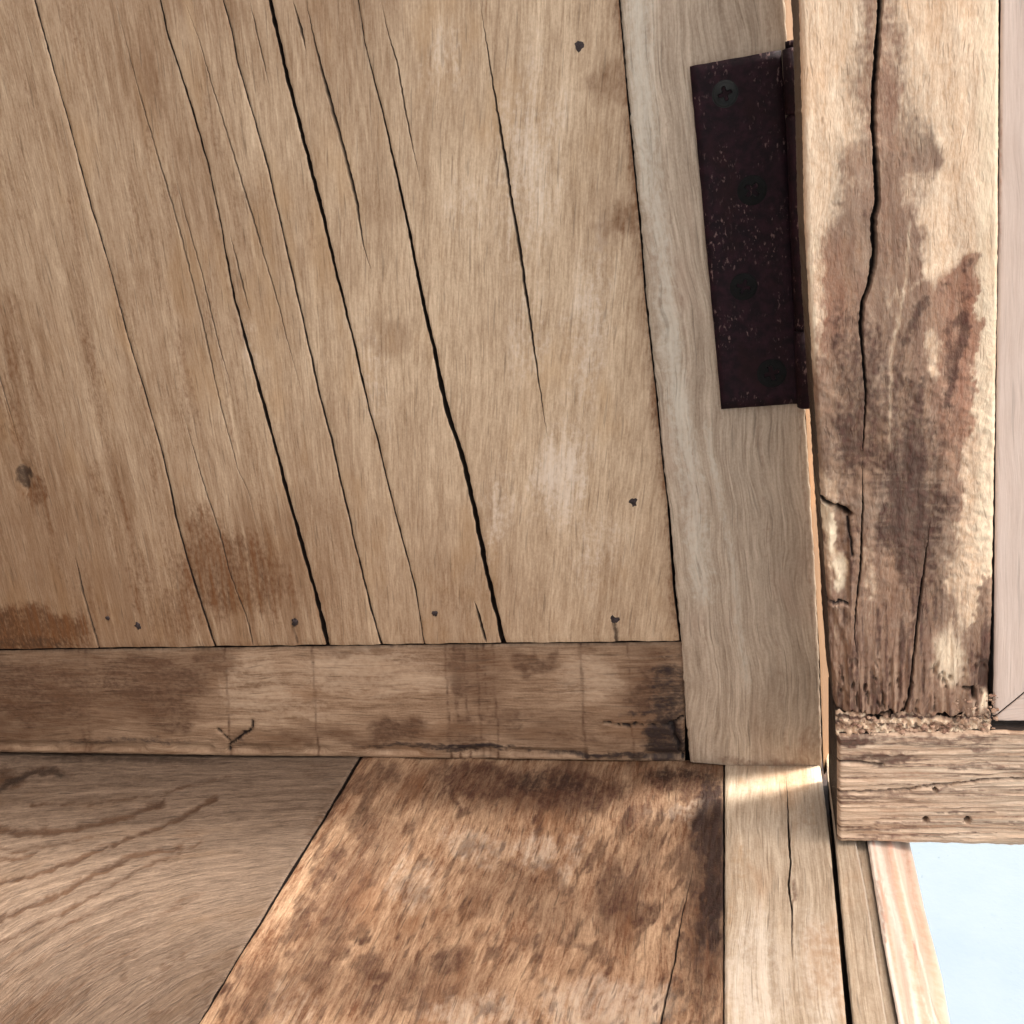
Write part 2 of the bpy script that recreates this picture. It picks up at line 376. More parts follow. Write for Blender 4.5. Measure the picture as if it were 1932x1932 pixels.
# ------------------------------------------------------------------ floor of boards (plane z = 0)
def wallpt(x, y, z=0, ax=1, val=0.): return cast(CAM, np.array(float(x)), np.array(float(y)), ax, val)
floor = empty('floor', tuple(cast(CAM, np.array(900.), np.array(1438.), 2, 0.)), label='ledge of old wooden boards meeting the foot of the door', kind='structure')
def wl(x): return 1424 + .0165*x      # foot of the wall in the traced grid
BOT = 2250
TOPF = lambda A: wl(A) - 14
def field_A(px, py):
    st = np.zeros(px.shape)
    rings = [([(-200, 1570), (0, 1564), (41, 1572), (102, 1569), (176, 1555), (237, 1542), (305, 1513)], 6, .75),
             ([(60, 1520), (115, 1516), (210, 1513), (305, 1496), (372, 1479), (440, 1462)], 3, .5),
             ([(-200, 1606), (34, 1603), (102, 1593), (169, 1581)], 4, .5),
             ([(-200, 1700), (0, 1664), (61, 1652), (135, 1626), (203, 1598), (271, 1571), (339, 1544), (406, 1503)], 4, .75),
             ([(-200, 1640), (0, 1622), (40, 1621), (70, 1606)], 4, .6),
             ([(-200, 1810), (0, 1733), (61, 1706), (102, 1693), (169, 1652), (244, 1618), (339, 1598)], 5, .75),
             ([(-200, 1870), (0, 1777), (68, 1743), (119, 1723), (169, 1692), (260, 1640), (380, 1590)], 4, .55),
             ([(-200, 1930), (0, 1818), (68, 1777), (135, 1740), (260, 1680)], 5, .45),
             ([(0, 1860), (150, 1770), (300, 1690)], 7, .3),
             ([(-200, 2030), (60, 1900), (200, 1800), (380, 1680)], 9, .3)]
    for i, (p, w, s_) in enumerate(rings): st = np.maximum(st, stroke(px, py, p, w*1.3, s_*1.35, 12, i+20)*(.75+.5*fbm(px/30, py/20, i+60)))
    st = np.maximum(st, blobs(px, py, [(-20, 1475, 70, 28, -20, .8), (600, 1445, 30, 14, 0, .4), (90, 1452, 60, 12, 5, .7), (120, 1880, 90, 40, -30, .5), (210, 1810, 60, 25, -35, .45), (350, 1600, 40, 60, 20, .25), (30, 1925, 80, 40, -30, .6), (590, 1560, 16, 60, 30, .45)], 8, 4))
    st = np.maximum(st, .42*sstep(.46, .7, fbm(px/26, py/22, 71, 4))*sstep(1600, 1850, py))
    gr = np.maximum(stroke(px, py, [(-120, 1530), (0, 1490), (45, 1462), (100, 1452), (120, 1462)], 9, .8, 16), .6*np.exp(-((py-wl(px)-4)/10)**2)*sstep(300, 100, np.abs(px-240)))
    pa = px*0
    return np.clip(st, 0, 1), gr, pa
def ring_uv(x, y):
    k = np.interp(y, [1420, 1560, 1700, 1850, 2100], [.0, .1, .5, .85, 1.1])
    return (y+x*k)*1.3, x+y*.2
diag = [(690, 1393), (668, 1430), (370, 1932), (181, 2250)]
def disp_A(px, py):
    st = field_A(px, py)[0]
    return st*.0008 + (fbm(px/50, py/40, 5)-.5)*.0012, st*0
board('board', M_deckA, floor, [(-420, 1390), (-420, 2250)], [(x-3, y) for x, y in diag], 1400, BOT, ax=2, val=0, sgn=1, step=(6, 6), seed=1, field=field_A, disp=disp_A,
      uvfun=ring_uv, thick=.02, v0f=TOPF, edge=2)['label'] = 'grey brown board with curved growth rings'
def field_B(px, py):
    st = blobs(px, py, [(700, 1470, 60, 30, 0, .6), (930, 1480, 120, 32, 5, .8), (1080, 1495, 110, 38, 5, .85), (1290, 1480, 90, 26, 5, .8), (850, 1500, 10, 34, -12, .9), (870, 1530, 26, 8, 10, .7),
                        (690, 1570, 26, 60, 30, .55), (620, 1640, 22, 60, 30, .7), (560, 1740, 22, 70, 32, .6), (790, 1690, 44, 20, 30, .4), (1160, 1680, 34, 60, 15, .7), (1190, 1720, 24, 44, 20, .6), (1050, 1650, 14, 60, -45, .5), (950, 1620, 60, 9, 40, .5), (980, 1660, 70, 8, 32, .45),
                        (1110, 1790, 80, 9, 25, .45), (850, 1810, 50, 34, 0, .6), (700, 1830, 44, 30, 0, .6), (600, 1850, 40, 50, 20, .5), (480, 1880, 40, 60, 30, .5), (760, 1880, 30, 20, 0, .5), (640, 1790, 22, 30, 20, .5), (905, 1700, 30, 40, 20, .35), (1230, 1600, 30, 60, 0, .35), (1000, 1780, 40, 20, 0, .4)], 10, 11)
    fl = fbm((px+py*.45)/13, py/34, 31, 3)
    st = np.maximum(st, .62*sstep(.5, .72, fl))
    st = np.clip(st*(.75+.6*fbm(px/22, py/22, 77)), 0, 1)
    crx = np.interp(py, [1500, 1600, 1700, 1800, 1932], [1322, 1310, 1286, 1268, 1245])
    right = sstep(-6, 4, px-crx)*sstep(1560, 1620, py)
    gr = np.clip(blobs(px, py, [(1030, 1478, 90, 20, 4, .5), (1340, 1560, 34, 110, 0, .8), (1345, 1690, 28, 60, 0, .95), (1340, 1760, 30, 40, 0, .8), (1350, 1640, 20, 60, 0, .7), (1290, 1462, 90, 12, 3, .6)], 6, 5), 0, 1)
    gr = np.maximum(gr, right*.35)
    gr = gr*(.7+.6*fbm(px/12, py/30, 8))
    pa = blobs(px, py, [(1010, 1600, 50, 40, 25, .5), (900, 1590, 70, 40, 20, .45), (1290, 1530, 60, 24, 0, .5), (1150, 1900, 140, 60, 0, .6), (900, 1910, 120, 40, 0, .5), (780, 1660, 50, 60, 20, .4), (560, 1900, 60, 60, 20, .3), (1080, 1620, 20, 70, 25, .5)], 12, 6)
    wb = st.copy(); st = st*.62
    wa = blobs(px, py, [(1000, 1480, 260, 50, 2, .8), (1335, 1640, 55, 300, 0, .95), (980, 1500, 300, 44, 3, .7), (1000, 1690, 160, 60, 30, .4), (640, 1700, 50, 220, 30, .6), (1170, 1700, 60, 90, 20, .6), (760, 1860, 180, 60, 0, .5), (560, 1850, 60, 90, 30, .5), (1300, 1480, 80, 40, 0, .6)], 12, 17, .9)
    wa = np.clip(np.maximum(wa, wb*.95)*(.75+.75*fbm((px+py*.45)/8, py/26, 18, 3)), 0, .9)
    return st, gr, pa, wa
def disp_B(px, py):
    return (fbm((px+py*.45)/12, py/36, 31, 3)-.5)*.0005 + (fbm(px/90, py/90, 6)-.5)*.002, px*0
board('board', M_deckB, floor, [(x+2, y) for x, y in diag], [(1364, 1390), (1364, 2250)], 1400, BOT, ax=2, val=0, sgn=1, step=(5, 5), seed=2, field=field_B, disp=disp_B,
      cracks=[([(1312, 1590), (1300, 1650), (1284, 1720), (1272, 1800), (1255, 1870), (1244, 1932), (1215, 2250)], 3.5, 2.5)], thick=.02, v0f=TOPF, uvdir=(900, 1800, 960, 1640))['label'] = 'reddish brown blotched board with a fine split'
def field_C(px, py):
    st = blobs(px, py, [(1400, 1640, 30, 70, 0, .35), (1520, 1540, 40, 40, 0, .35), (1380, 1700, 16, 80, 0, .35), (1500, 1470, 40, 14, 0, .5), (1420, 1470, 40, 12, 0, .4), (1475, 1800, 16, 120, 0, .25)], 8, 9)  # stains, plus the beam's shadow painted in as a soft patch
    gr = stroke(px, py, [(1498, 1640), (1496, 1700), (1497, 1932)], 2.2, .45, 4)+stroke(px, py, [(1500, 1665), (1502, 1695)], 5, .5, 6)
    pa = blobs(px, py, [(1430, 1850, 70, 150, 0, .55), (1540, 1850, 60, 150, 0, .45)], 8, 7)
    return st, gr, pa
board('board', M_deckC, floor, [(1368, 1390), (1367, 1932), (1366, 2250)], [(1550, 1440), (1556, 1480), (1568, 1591), (1580, 1723), (1598, 1932), (1626, 2250)], 1410, BOT, ax=2, val=0, sgn=1, step=(5, 6), seed=3, field=field_C,
      side=.95, cracks=[([(1483, 1440), (1486, 1500), (1489, 1570), (1492, 1610), (1487, 1650), (1494, 1700), (1494, 1800)], 3, 3)], thick=.02, v0f=TOPF)['label'] = 'pale yellowish board with a long wavy split'
def field_D(px, py):
    st = np.full(px.shape, .22); gr = stroke(px, py, [(1618, 1589), (1637, 1683), (1656, 1806), (1676, 1932), (1730, 2250)], 3, .6, 3)
    pa = stroke(px, py, [(1614, 1589), (1633, 1683), (1652, 1806), (1672, 1932), (1726, 2250)], 2.2, 1, 2)  # cream highlight painted along the step
    return st, gr*.5, pa
def disp_D(px, py):
    x = np.interp(py, [1450, 1589, 1683, 1806, 1932, 2250], [1588, 1615, 1634, 1653, 1672, 1726])
    d = np.clip(px-x, -30, 60)
    return np.where(d > 0, .0025, 0)*sstep(-2, 3, d), px*0
board('board', M_deckC, floor, [(1560, 1440), (1563, 1480), (1576, 1591), (1588, 1723), (1609, 1932), (1640, 2250)], [(1608, 1440), (1637, 1589), (1663, 1756), (1696, 1932), (1758, 2250)], 1410, BOT, ax=2, val=0, sgn=1, step=(3, 6), seed=4, field=field_D, disp=disp_D, thick=.02)['label'] = 'narrow greyish board with a stepped edge beside the dark gap'
def field_E(px, py):
    l = np.interp(py, [1440, 1589, 1756, 1932, 2250], [1608, 1637, 1663, 1696, 1758]); r = np.interp(py, [1440, 1589, 1706, 1819, 1932, 2250], [1684, 1720, 1746, 1776, 1797, 1870])
    u = (px-l)/(r-l)
    pa = .9*np.exp(-((u-.06)/.06)**2)+.9*np.exp(-((u-.30-.1*np.sin(py/90))/.10)**2)+.8*np.exp(-((u-.62-(py-1700)*.0004)/.03)**2)  # white bands paint in light catching the rounded edge
    st = .7*np.exp(-((u-.5)/.12)**2)+.5*np.exp(-((u-.85)/.12)**2)+.6*np.exp(-((u-.14)/.05)**2)
    st = st*(.6+.7*fbm(px/20, py/60, 3)); pa = np.maximum(pa, stroke(px, py, [(1652, 1640), (1700, 1750), (1760, 1932)], 2, .9, 6))
    gr = stroke(px, py, [(1654, 1660), (1668, 1745), (1672, 1775)], 4, .7, 8)+stroke(px, py, [(1722, 1770), (1740, 1830), (1765, 1900), (1790, 1960)], 2.5, .45, 4)
    return np.clip(st, 0, 1), gr, np.clip(pa, 0, 1)
def disp_E(px, py):
    l = np.interp(py, [1440, 1589, 1756, 1932, 2250], [1608, 1637, 1663, 1696, 1758]); r = np.interp(py, [1440, 1589, 1706, 1819, 1932, 2250], [1684, 1720, 1746, 1776, 1797, 1870])
    u = np.clip((px-l)/(r-l), 0, 1)
    return .0002+.0035*u**2+.00022*np.sin(u*15+py/160), px*0
board('board', M_deckE, floor, [(1608, 1440), (1637, 1589), (1663, 1756), (1696, 1932), (1758, 2250)], [(1684, 1440), (1720, 1589), (1746, 1706), (1776, 1819), (1797, 1932), (1870, 2250)], 1410, BOT, ax=2, val=.0008, sgn=1, step=(3, 6), seed=5, field=field_E, disp=disp_E, thick=.016)['label'] = 'bright cream and pink board along the open edge'

sub = board('gap_shade_board', M_gap_dark, floor, [(-420, 1330), (-420, 2250)], [(1640, 1330), (1622, 1440), (1640, 1580), (1740, 2250)], 1380, BOT, ax=2, val=-.0205, sgn=1, step=(60, 60), seed=6, thick=.006, jag=0)  # dark sheet added under the boards so the gaps stay dark

# ------------------------------------------------------------------ the door (plane y = 0)
door = empty('panelled_door', tuple(wallpt(700, 1436)), label='pale wooden door panel of split upright planks above a stained bottom rail', cat='door')
TOP = -330
S1 = [(65, 0), (91, 95), (136, 255), (171, 386), (205, 495), (242, 639), (273, 737), (307, 857), (336, 992), (367, 1101), (405, 1219)]
S3 = [(302, 0), (316, 65), (340, 135), (366, 218), (393, 313), (414, 410), (426, 480), (442, 564), (463, 639), (498, 766), (535, 905), (568, 1025), (593, 1112), (619, 1219)]
S5 = [(420, 0), (437, 58), (447, 116), (473, 204), (506, 320), (527, 411), (553, 524), (579, 639), (600, 737), (626, 835), (644, 915), (669, 1025), (703, 1163), (719, 1217)]
S6 = [(509, 0), (542, 146), (582, 302), (611, 411), (640, 538), (666, 639), (690, 748), (712, 832), (737, 937), (763, 1036), (785, 1118), (800, 1217)]
S9 = [(675, 0), (688, 84), (712, 175), (737, 280), (763, 393), (785, 509), (814, 639), (843, 777), (872, 865), (894, 959), (919, 1087), (950, 1217)]
SL = [(1170, 0), (1187, 200), (1210, 440), (1219, 560), (1240, 750), (1252, 880), (1262, 960), (1272, 1110), (1284, 1212)]
def off(L, prof, sg):
    f = line(L); ys = np.array([p[0] for p in prof], float); ws = np.array([p[1] for p in prof], float)
    return lambda v: f(v) + sg*.5*np.interp(v, ys, ws)*(.55+.9*fbm(np.asarray(v, float)/15, np.asarray(v, float)*0+sg, int(ws[0]*7), 3)) + (fbm(np.asarray(v, float)/26, np.asarray(v, float)*0+5, int(ys[-1])+int(ws[0]*9))-.5)*1.6
W1 = [(0, 3), (700, 2.2), (1219, 2.8)]; W3 = [(0, 3.2), (420, 2.4), (500, 3), (800, 5.5), (1219, 8.5)]; W5 = [(0, 2.4), (500, 2.6), (900, 3.8), (1219, 3)]
W6 = [(0, 7), (300, 7.5), (639, 4.5), (800, 3), (1218, 2.2)]; W9 = [(0, 1.5), (200, 2.4), (420, 5), (700, 8), (1219, 9.5)]
pbot = lambda A: 1225 - .0125*A + (fbm(A/25, A*0+2, 5)-.5)*3
def field_P(px, py):
    st = blobs(px, py, [(1160, 150, 60, 34, -10, .3), (1185, 420, 44, 40, 0, .45), (1230, 640, 26, 70, 0, .3), (1165, 460, 60, 30, 0, .25), (20, 640, 18, 90, 0, .35), (430, 1080, 120, 90, 10, .6), (270, 1120, 26, 110, -12, .45), (40, 1190, 140, 50, 0, .85),
                        (350, 1150, 60, 60, 0, .45), (640, 1130, 40, 60, 0, .2), (860, 1110, 60, 70, 0, .25), (1000, 1100, 60, 60, 0, .2), (320, 350, 24, 24, 0, .35), (200, 960, 16, 120, -14, .35), (590, 420, 12, 80, -12, .25), (500, 1110, 60, 60, 0, .45),
                        (-120, 1000, 120, 200, 0, .6), (60, 930, 26, 34, 0, .6), (380, 1010, 40, 60, -10, .5), (20, 770, 24, 90, -10, .4)], 9, 21)
    edge = np.interp(py, [p[1] for p in SL], [p[0] for p in SL])
    st = np.maximum(st, (.55+.4*fbm(py/60, py*0, 9))*np.exp(-np.clip(edge-px, 0, 200)/13))
    sw = .30*sstep(.52, .72, fbm((px-py*.2)/18, py/190, 41, 3))*sstep(1300, 300, px)
    st = np.maximum(st, sw)
    st = np.maximum(st, stroke(px, py, [(160, 640), (195, 800), (225, 920), (262, 1060), (290, 1160)], 9, .42, 8))
    st = np.maximum(st, stroke(px, py, [(10, 560), (40, 760), (90, 980), (150, 1180)], 18, .35, 12))
    gr = blobs(px, py, [(45, 900, 12, 26, -12, .8), (-20, 1210, 80, 30, 0, .35), (10, 1180, 40, 40, 0, .35), (60, 1215, 90, 16, 0, .5)], 6, 14)
    gr = np.maximum(gr, stroke(px, py, [(1159, 1176), (1164, 1212)], 5, .85, 2)+stroke(px, py, [(553, 1182), (563, 1215)], 2.5, .6, 2))
    pa = blobs(px, py, [(1060, 900, 60, 120, 8, .75), (1000, 640, 60, 160, 8, .35), (840, 120, 80, 120, 8, .35), (150, 1050, 0.1, .1, 0, .1), (880, 400, 70, 120, 6, .3), (1110, 620, 60, 240, 5, .45), (1000, 300, 90, 300, 6, .45), (940, 960, 50, 160, 8, .4), (1120, 1040, 70, 120, 6, .4), (470, 640, 30, 120, -10, .3), (700, 700, 40, 160, -10, .35)], 10, 15, 1.0)
    wa = blobs(px, py, [(1160, 150, 60, 46, -10, .6), (1192, 130, 26, 90, 0, .5), (1180, 415, 56, 40, 0, .65), (705, 310, 46, 74, 0, .3), (735, 635, 38, 40, 0, .4), (1225, 620, 30, 90, 0, .4), (60, 1050, 110, 190, 0, .5), (430, 1090, 110, 80, 0, .35), (20, 640, 30, 120, 0, .4), (590, 60, 120, 120, 0, .25), (860, 1120, 70, 120, 0, .25)], 14, 88, .7)*(.6+.8*fbm(px/10, py/40, 89, 3))
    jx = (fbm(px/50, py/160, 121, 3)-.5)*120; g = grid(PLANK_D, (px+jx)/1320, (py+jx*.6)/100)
    g = np.clip((g-.1)*1.4, 0, 1)*(.3+1.6*fbm((px-py*.2)/8, py/130, 122, 4))*(1.25-.3*sstep(200, 900, px))  # brown wood tone, deepened leftwards to paint in the light's fall-off
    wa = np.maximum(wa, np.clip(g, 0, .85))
    wa = np.maximum(wa, (.5+.3*fbm(py/60, py*0, 9))*np.exp(-np.clip(edge-px, 0, 200)/20))
    return np.clip(st, 0, 1), np.clip(gr, 0, 1), pa, wa
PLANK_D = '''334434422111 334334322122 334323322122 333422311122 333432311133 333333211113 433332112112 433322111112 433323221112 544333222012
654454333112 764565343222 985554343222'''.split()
def wsp(px, py):   # yellowish round water marks as slight stain with a crisp edge
    return px*0
def disp_P(px, py):
    d = stroke(px, py, [(45, 880), (48, 925)], 9, .0012, 4)
    # each plank slightly cupped
    return d, px*0
pl = [
 ([(-520, 0), (-250, 1219)], off(S1, W1, -1), [([(-60, 500), (-20, 640), (40, 850)], 1.6, 1), ([(140, 1040), (158, 1123), (187, 1221)], 3.5, 2.5)]),
 (off(S1, W1, 1), off(S3, W3, -1), [([(338, 752), (364, 843), (389, 930), (411, 995), (431, 1075), (469, 1177), (477, 1217)], 2.0, 1.5), ([(216, 0), (240, 87), (271, 204), (315, 356), (337, 429), (364, 535), (389, 639), (418, 774), (450, 890), (470, 930), (491, 1021)], 2.8, 2.2), ([(330, 330), (358, 437), (382, 520), (410, 639), (446, 766)], 2, 1.5)]),
 (off(S3, W3, 1), off(S5, W5, -1), [([(434, 440), (451, 513), (473, 597)], 2.4, 2), ([(347, 0), (375, 73), (402, 167), (437, 280), (469, 386), (502, 498), (527, 582), (541, 639), (571, 748)], 2.6, 2.2), ([(548, 1172), (560, 1190), (564, 1217)], 1.6, 1.5)]),
 (off(S5, W5, 1), off(S6, W6, -1), [([(471, 0), (484, 58), (507, 160)], 2.0, 1.6)]),
 (off(S6, W6, 1), off(S9, W9, -1), [([(553, 0), (568, 58), (577, 98)], 4, 3), ([(577, 0), (589, 62), (615, 167), (648, 284), (673, 386), (684, 458), (701, 517)], 6.5, 4), ([(895, 1137), (904, 1172), (916, 1217)], 5, 3)]),
 (off(S9, W9, 1), [(x-3, y) for x, y in SL], [([(719, 0), (730, 55), (750, 124), (766, 218), (792, 342)], 2.6, 2.2), ([(905, 0), (926, 138), (948, 276), (965, 382), (981, 480), (1004, 639), (1030, 814), (1036, 846)], 5, 3.5)]),
]
for i, (L_, R_, cr_) in enumerate(pl):
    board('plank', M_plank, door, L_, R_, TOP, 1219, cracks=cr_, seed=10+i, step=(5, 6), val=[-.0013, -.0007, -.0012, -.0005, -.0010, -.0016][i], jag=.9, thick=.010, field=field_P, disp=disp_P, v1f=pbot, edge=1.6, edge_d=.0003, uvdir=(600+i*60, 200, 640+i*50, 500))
# extra widening of the deep seams is real gap; a dark sheet is added behind to keep it black
def field_R(px, py):
    st = blobs(px, py, [(60, 1300, 200, 70, 0, .7), (280, 1290, 130, 60, 0, .75), (400, 1240, 50, 30, 0, .6), (330, 1350, 60, 40, 0, .7), (760, 1380, 70, 26, 0, .75), (870, 1260, 26, 60, 0, .7), (1000, 1250, 50, 22, 10, .7), (1035, 1240, 20, 16, 0, .6), (960, 1360, 60, 34, 0, .55), (1080, 1395, 50, 14, 0, .5),
                        (1215, 1310, 26, 46, 0, .9), (1240, 1250, 40, 40, 0, .6), (1180, 1400, 60, 20, 0, .4), (640, 1230, 80, 12, 0, .4), (880, 1390, 40, 34, 0, .7)], 9, 31)
    for x, w in ((153, 5), (165, 4), (862, 3), (880, 3), (905, 3), (918, 2.5), (935, 3), (1190, 2.5), (595, 2), (430, 2.5), (1100, 3), (845, 3)):
        st = np.maximum(st, stroke(px, py, [(x-6, 1215), (x, 1330), (x+7, 1440)], w*1.15, .85, 5, x)*(.4+.9*fbm(px/10, py/40, x)))
    gr = blobs(px, py, [(1262, 1300, 40, 70, 0, .6), (1262, 1395, 44, 50, 0, .9), (1255, 1345, 90, 6, 0, .6), (240, 1400, 140, 8, 0, .5), (850, 1410, 200, 7, 2, .7), (455, 1398, 18, 10, 0, .5), (1180, 1424, 160, 8, 2, .8), (1270, 1225, 30, 20, 0, .3)], 5, 33)
    gr = np.maximum(gr, .55*np.exp(-np.clip(py-(1224-.012*px), 0, 99)/7))  # shadow line below the plank ends, painted through the grime field
    pa = blobs(px, py, [(480, 1300, 70, 70, 0, .6), (700, 1270, 160, 50, 0, .6), (1110, 1280, 70, 40, 0, .55), (560, 1340, 90, 26, 0, .5)], 8, 34)
    wa = blobs(px, py, [(0, 1320, 320, 120, 0, .85), (290, 1310, 130, 90, 0, .8), (780, 1385, 130, 34, 0, .6), (890, 1280, 70, 90, 0, .6), (1000, 1370, 120, 50, 0, .5), (1220, 1310, 80, 110, 0, .7), (640, 1395, 300, 20, 0, .5)], 9, 35, .9)
    wa = np.clip(np.maximum(wa, st*.9)*(.65+.7*fbm(px/30, py/9, 36, 3)), 0, .9); st = st*.6
    return st, gr, pa, wa
CR_R = [[(1140, 1366), (1200, 1366), (1250, 1367), (1268, 1362), (1290, 1352)], [(1266, 1364), (1275, 1385), (1283, 1410), (1286, 1430)], [(410, 1372), (430, 1392), (440, 1400)], [(479, 1362), (470, 1380), (450, 1392), (436, 1402), (432, 1418)]]
def disp_R(px, py):
    d = np.zeros(px.shape); c = np.zeros(px.shape)
    for p, w in zip(CR_R, (1.8, 2.6, 1.5, 2)):
        s_ = stroke(px, py, p, w*(.4+1.2*fbm(px/12, py/12, 6)), 1., 14); d += s_*.002; c = np.maximum(c, s_)
    lp = .0014*sstep(10, 2, np.abs(py-(1406+.014*px)))*sstep(.42, .55, fbm(px/60, px*0+1, 6))
    return d+lp, np.clip(c*1.1, 0, 1)
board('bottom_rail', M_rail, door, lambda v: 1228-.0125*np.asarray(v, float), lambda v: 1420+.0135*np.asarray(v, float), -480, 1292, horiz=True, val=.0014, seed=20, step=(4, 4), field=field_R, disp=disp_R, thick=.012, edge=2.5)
def field_S(px, py):
    st = blobs(px, py, [(1530, 1420, 30, 60, 0, .5), (1300, 1400, 16, 60, 0, .3), (1450, 1440, 120, 12, 3, .6)], 6, 44)
    for i in range(9):
        x0 = 1205+i*34
        st = np.maximum(st, stroke(px, py, [(x0, -300), (x0+10, 100), (x0+26+4*math.sin(i), 420), (x0+54+10*math.sin(i*2.), 760), (x0+92+8*math.cos(i*3.), 1120), (x0+110, 1450)], 3+2*(i % 3), .22+.14*(i % 2), 14, 50+i))
    gr = .35*np.exp(-np.clip(py-(1432+.06*(px-1300)), -99, 0)**2/30.)*0
    pa = stroke(px, py, [(1200, -200), (1215, 200), (1262, 640), (1300, 900), (1330, 1120)], 26, .7, 20)
    pa = np.maximum(pa, stroke(px, py, [(1330, 800), (1380, 1050), (1410, 1300)], 10, .5, 14))
    return st, gr, pa
SR = [(1481, 0), (1484, 60), (1497, 400), (1519, 765), (1528, 900), (1539, 1080), (1546, 1250), (1552, 1455)]
SL2 = [(1170, 0), (1187, 200), (1210.5, 440), (1219.5, 560), (1240.5, 750), (1252.5, 880), (1263, 960), (1275, 1110), (1286, 1212), (1294, 1350), (1302, 1437)]
board('stile', M_stile, door, SL2, SR, TOP, 1437, val=-.0010, seed=21, jag=2.2, step=(5, 6), field=field_S, thick=.014, edge=2.2, v1f=lambda A: 1439+.075*(A-1300), uvdir=(1240, 200, 1300, 800))
board('gap_shade_panel', M_gap_dark, door, [(-520, -330), (-520, 1500)], [(1440, -330), (1520, 1500)], TOP, 1470, val=.0155, seed=22, step=(60, 60), thick=.003)  # dark sheet added behind the seams so no light shows through
def disc(name, mat, parent, px, py, rpx, val, h=.0008, flat_=.8, n=14, irr=.2, seed=0):
    c = cast(CAM, np.array(float(px)), np.array(float(py)), 1, val); e = cast(CAM, np.array(float(px+rpx)), np.array(float(py)), 1, val)
    r = abs(e[0]-c[0]); V = [(c[0], c[1]-h*1.05, c[2])]; rn = random.Random(seed); k = [1+irr*(rn.random()-.5)*2 for _ in range(n)]
    for j, (rr, yy) in enumerate(((.55, -h), (.92, -h*.75), (1., 0.0), (1, .0015))):
        for i in range(n):
            a = 2*math.pi*i/n; V.append((c[0]+rr*r*k[i]*math.cos(a), c[1]+yy, c[2]+rr*r*k[i]*math.sin(a)*flat_))
    Fc = [(0, 1+i, 1+(i+1) % n) for i in range(n)]
    for j in range(3):
        for i in range(n): Fc.append((1+j*n+i, 1+(j+1)*n+i, 1+(j+1)*n+(i+1) % n, 1+j*n+(i+1) % n))
    o = link(name, mesh_from(name, V, Fc), mat, parent); return o
for i, (x, y, r) in enumerate(((1093, 86, 10), (1195, 947, 8), (1159, 1169, 9), (260, 1180, 6), (204, 1166, 4), (556, 1175, 5.5), (820, 1157, 5))):
    disc('nail', M_nail, door, x, y, r, -.0012, h=.0004, seed=i, irr=.35, flat_=1.1)

# ------------------------------------------------------------------ jamb behind the gap
jb = board('door_jamb', M_jamb, None, [(1478, -330), (1480, 0), (1519, 765), (1547, 1250), (1556, 1500)], [(1545, -330), (1560, 700), (1580, 1250), (1590, 1500)], TOP, 1465, val=.0015, seed=30, step=(4, 20), thick=.03, side=.2,
           disp=lambda px, py: (.0006*np.clip(px-np.interp(py, [-330, 0, 765, 1250, 1500], [1478, 1480, 1519, 1547, 1556]), 0, 60), px*0))
tag(jb, 'thin light tan strip of jamb showing in the gap between door and weathered post', 'door jamb')

# ------------------------------------------------------------------ weathered post (front plane y = -PD)
PD = -float(cast(CAM, np.array(1620.), np.array(1591.), 2, 0.)[1])+.0008
PL = [(1503, -60), (1508, 0), (1513, 200), (1518, 420), (1530, 640), (1540, 800), (1549, 940), (1553, 1000), (1562, 1140), (1568, 1250), (1576, 1350)]
PR = [(1888, -60), (1887, 0), (1882, 640), (1876, 940), (1873, 1150), (1868, 1290), (1866, 1350)]
post_top = -330
post = empty('timber_post', tuple(cast(CAM, np.array(1720.), np.array(1345.), 1, -PD)), label='thick weathered post with dark rot, a long crack and a broken lower corner', cat='post')
MAIN = [(1662, -330), (1661, 0), (1657, 60), (1650, 160), (1648, 240), (1652, 290), (1654, 330), (1656, 385), (1648, 410), (1650, 480), (1640, 540), (1628, 570), (1624, 620), (1630, 690), (1634, 740), (1630, 820), (1622, 900), (1610, 940)]
CR2 = [(1626, 860), (1628, 950), (1624, 1080), (1616, 1140), (1612, 1200), (1618, 1240)]
CR3 = [(1756, 980), (1744, 1070), (1738, 1110), (1730, 1180), (1724, 1250), (1716, 1320), (1706, 1350)]
POST_D = """0014310000 0014420000 1024420000 0034521000 0024531000 0124543000 0256776100 0245632110 0367541110 2557661110
2544661150 2554353561 2665355551 3666552651 4666652641 4666664541 5776676540 5776786520 3656786410 2546887610
5647887400 2636787310 3634576214 5645576315 4555665336 5545755247 6665654447 6655555553 6655555553""".split()
POST_R = """0004300000 0004300000 0004400000 0004400000 0005500000 0005500000 0033322000 0033333000 0123333330 5421333450
7521334670 8642234799 8632234799 6422234799 3211124799 2111124798 1111113697 1111112585 1111111475 2211111364
3321111243 3332111132 3333221122 3333332222 3333333323 3333333333 3333333333 3333333333 3333333333""".split()
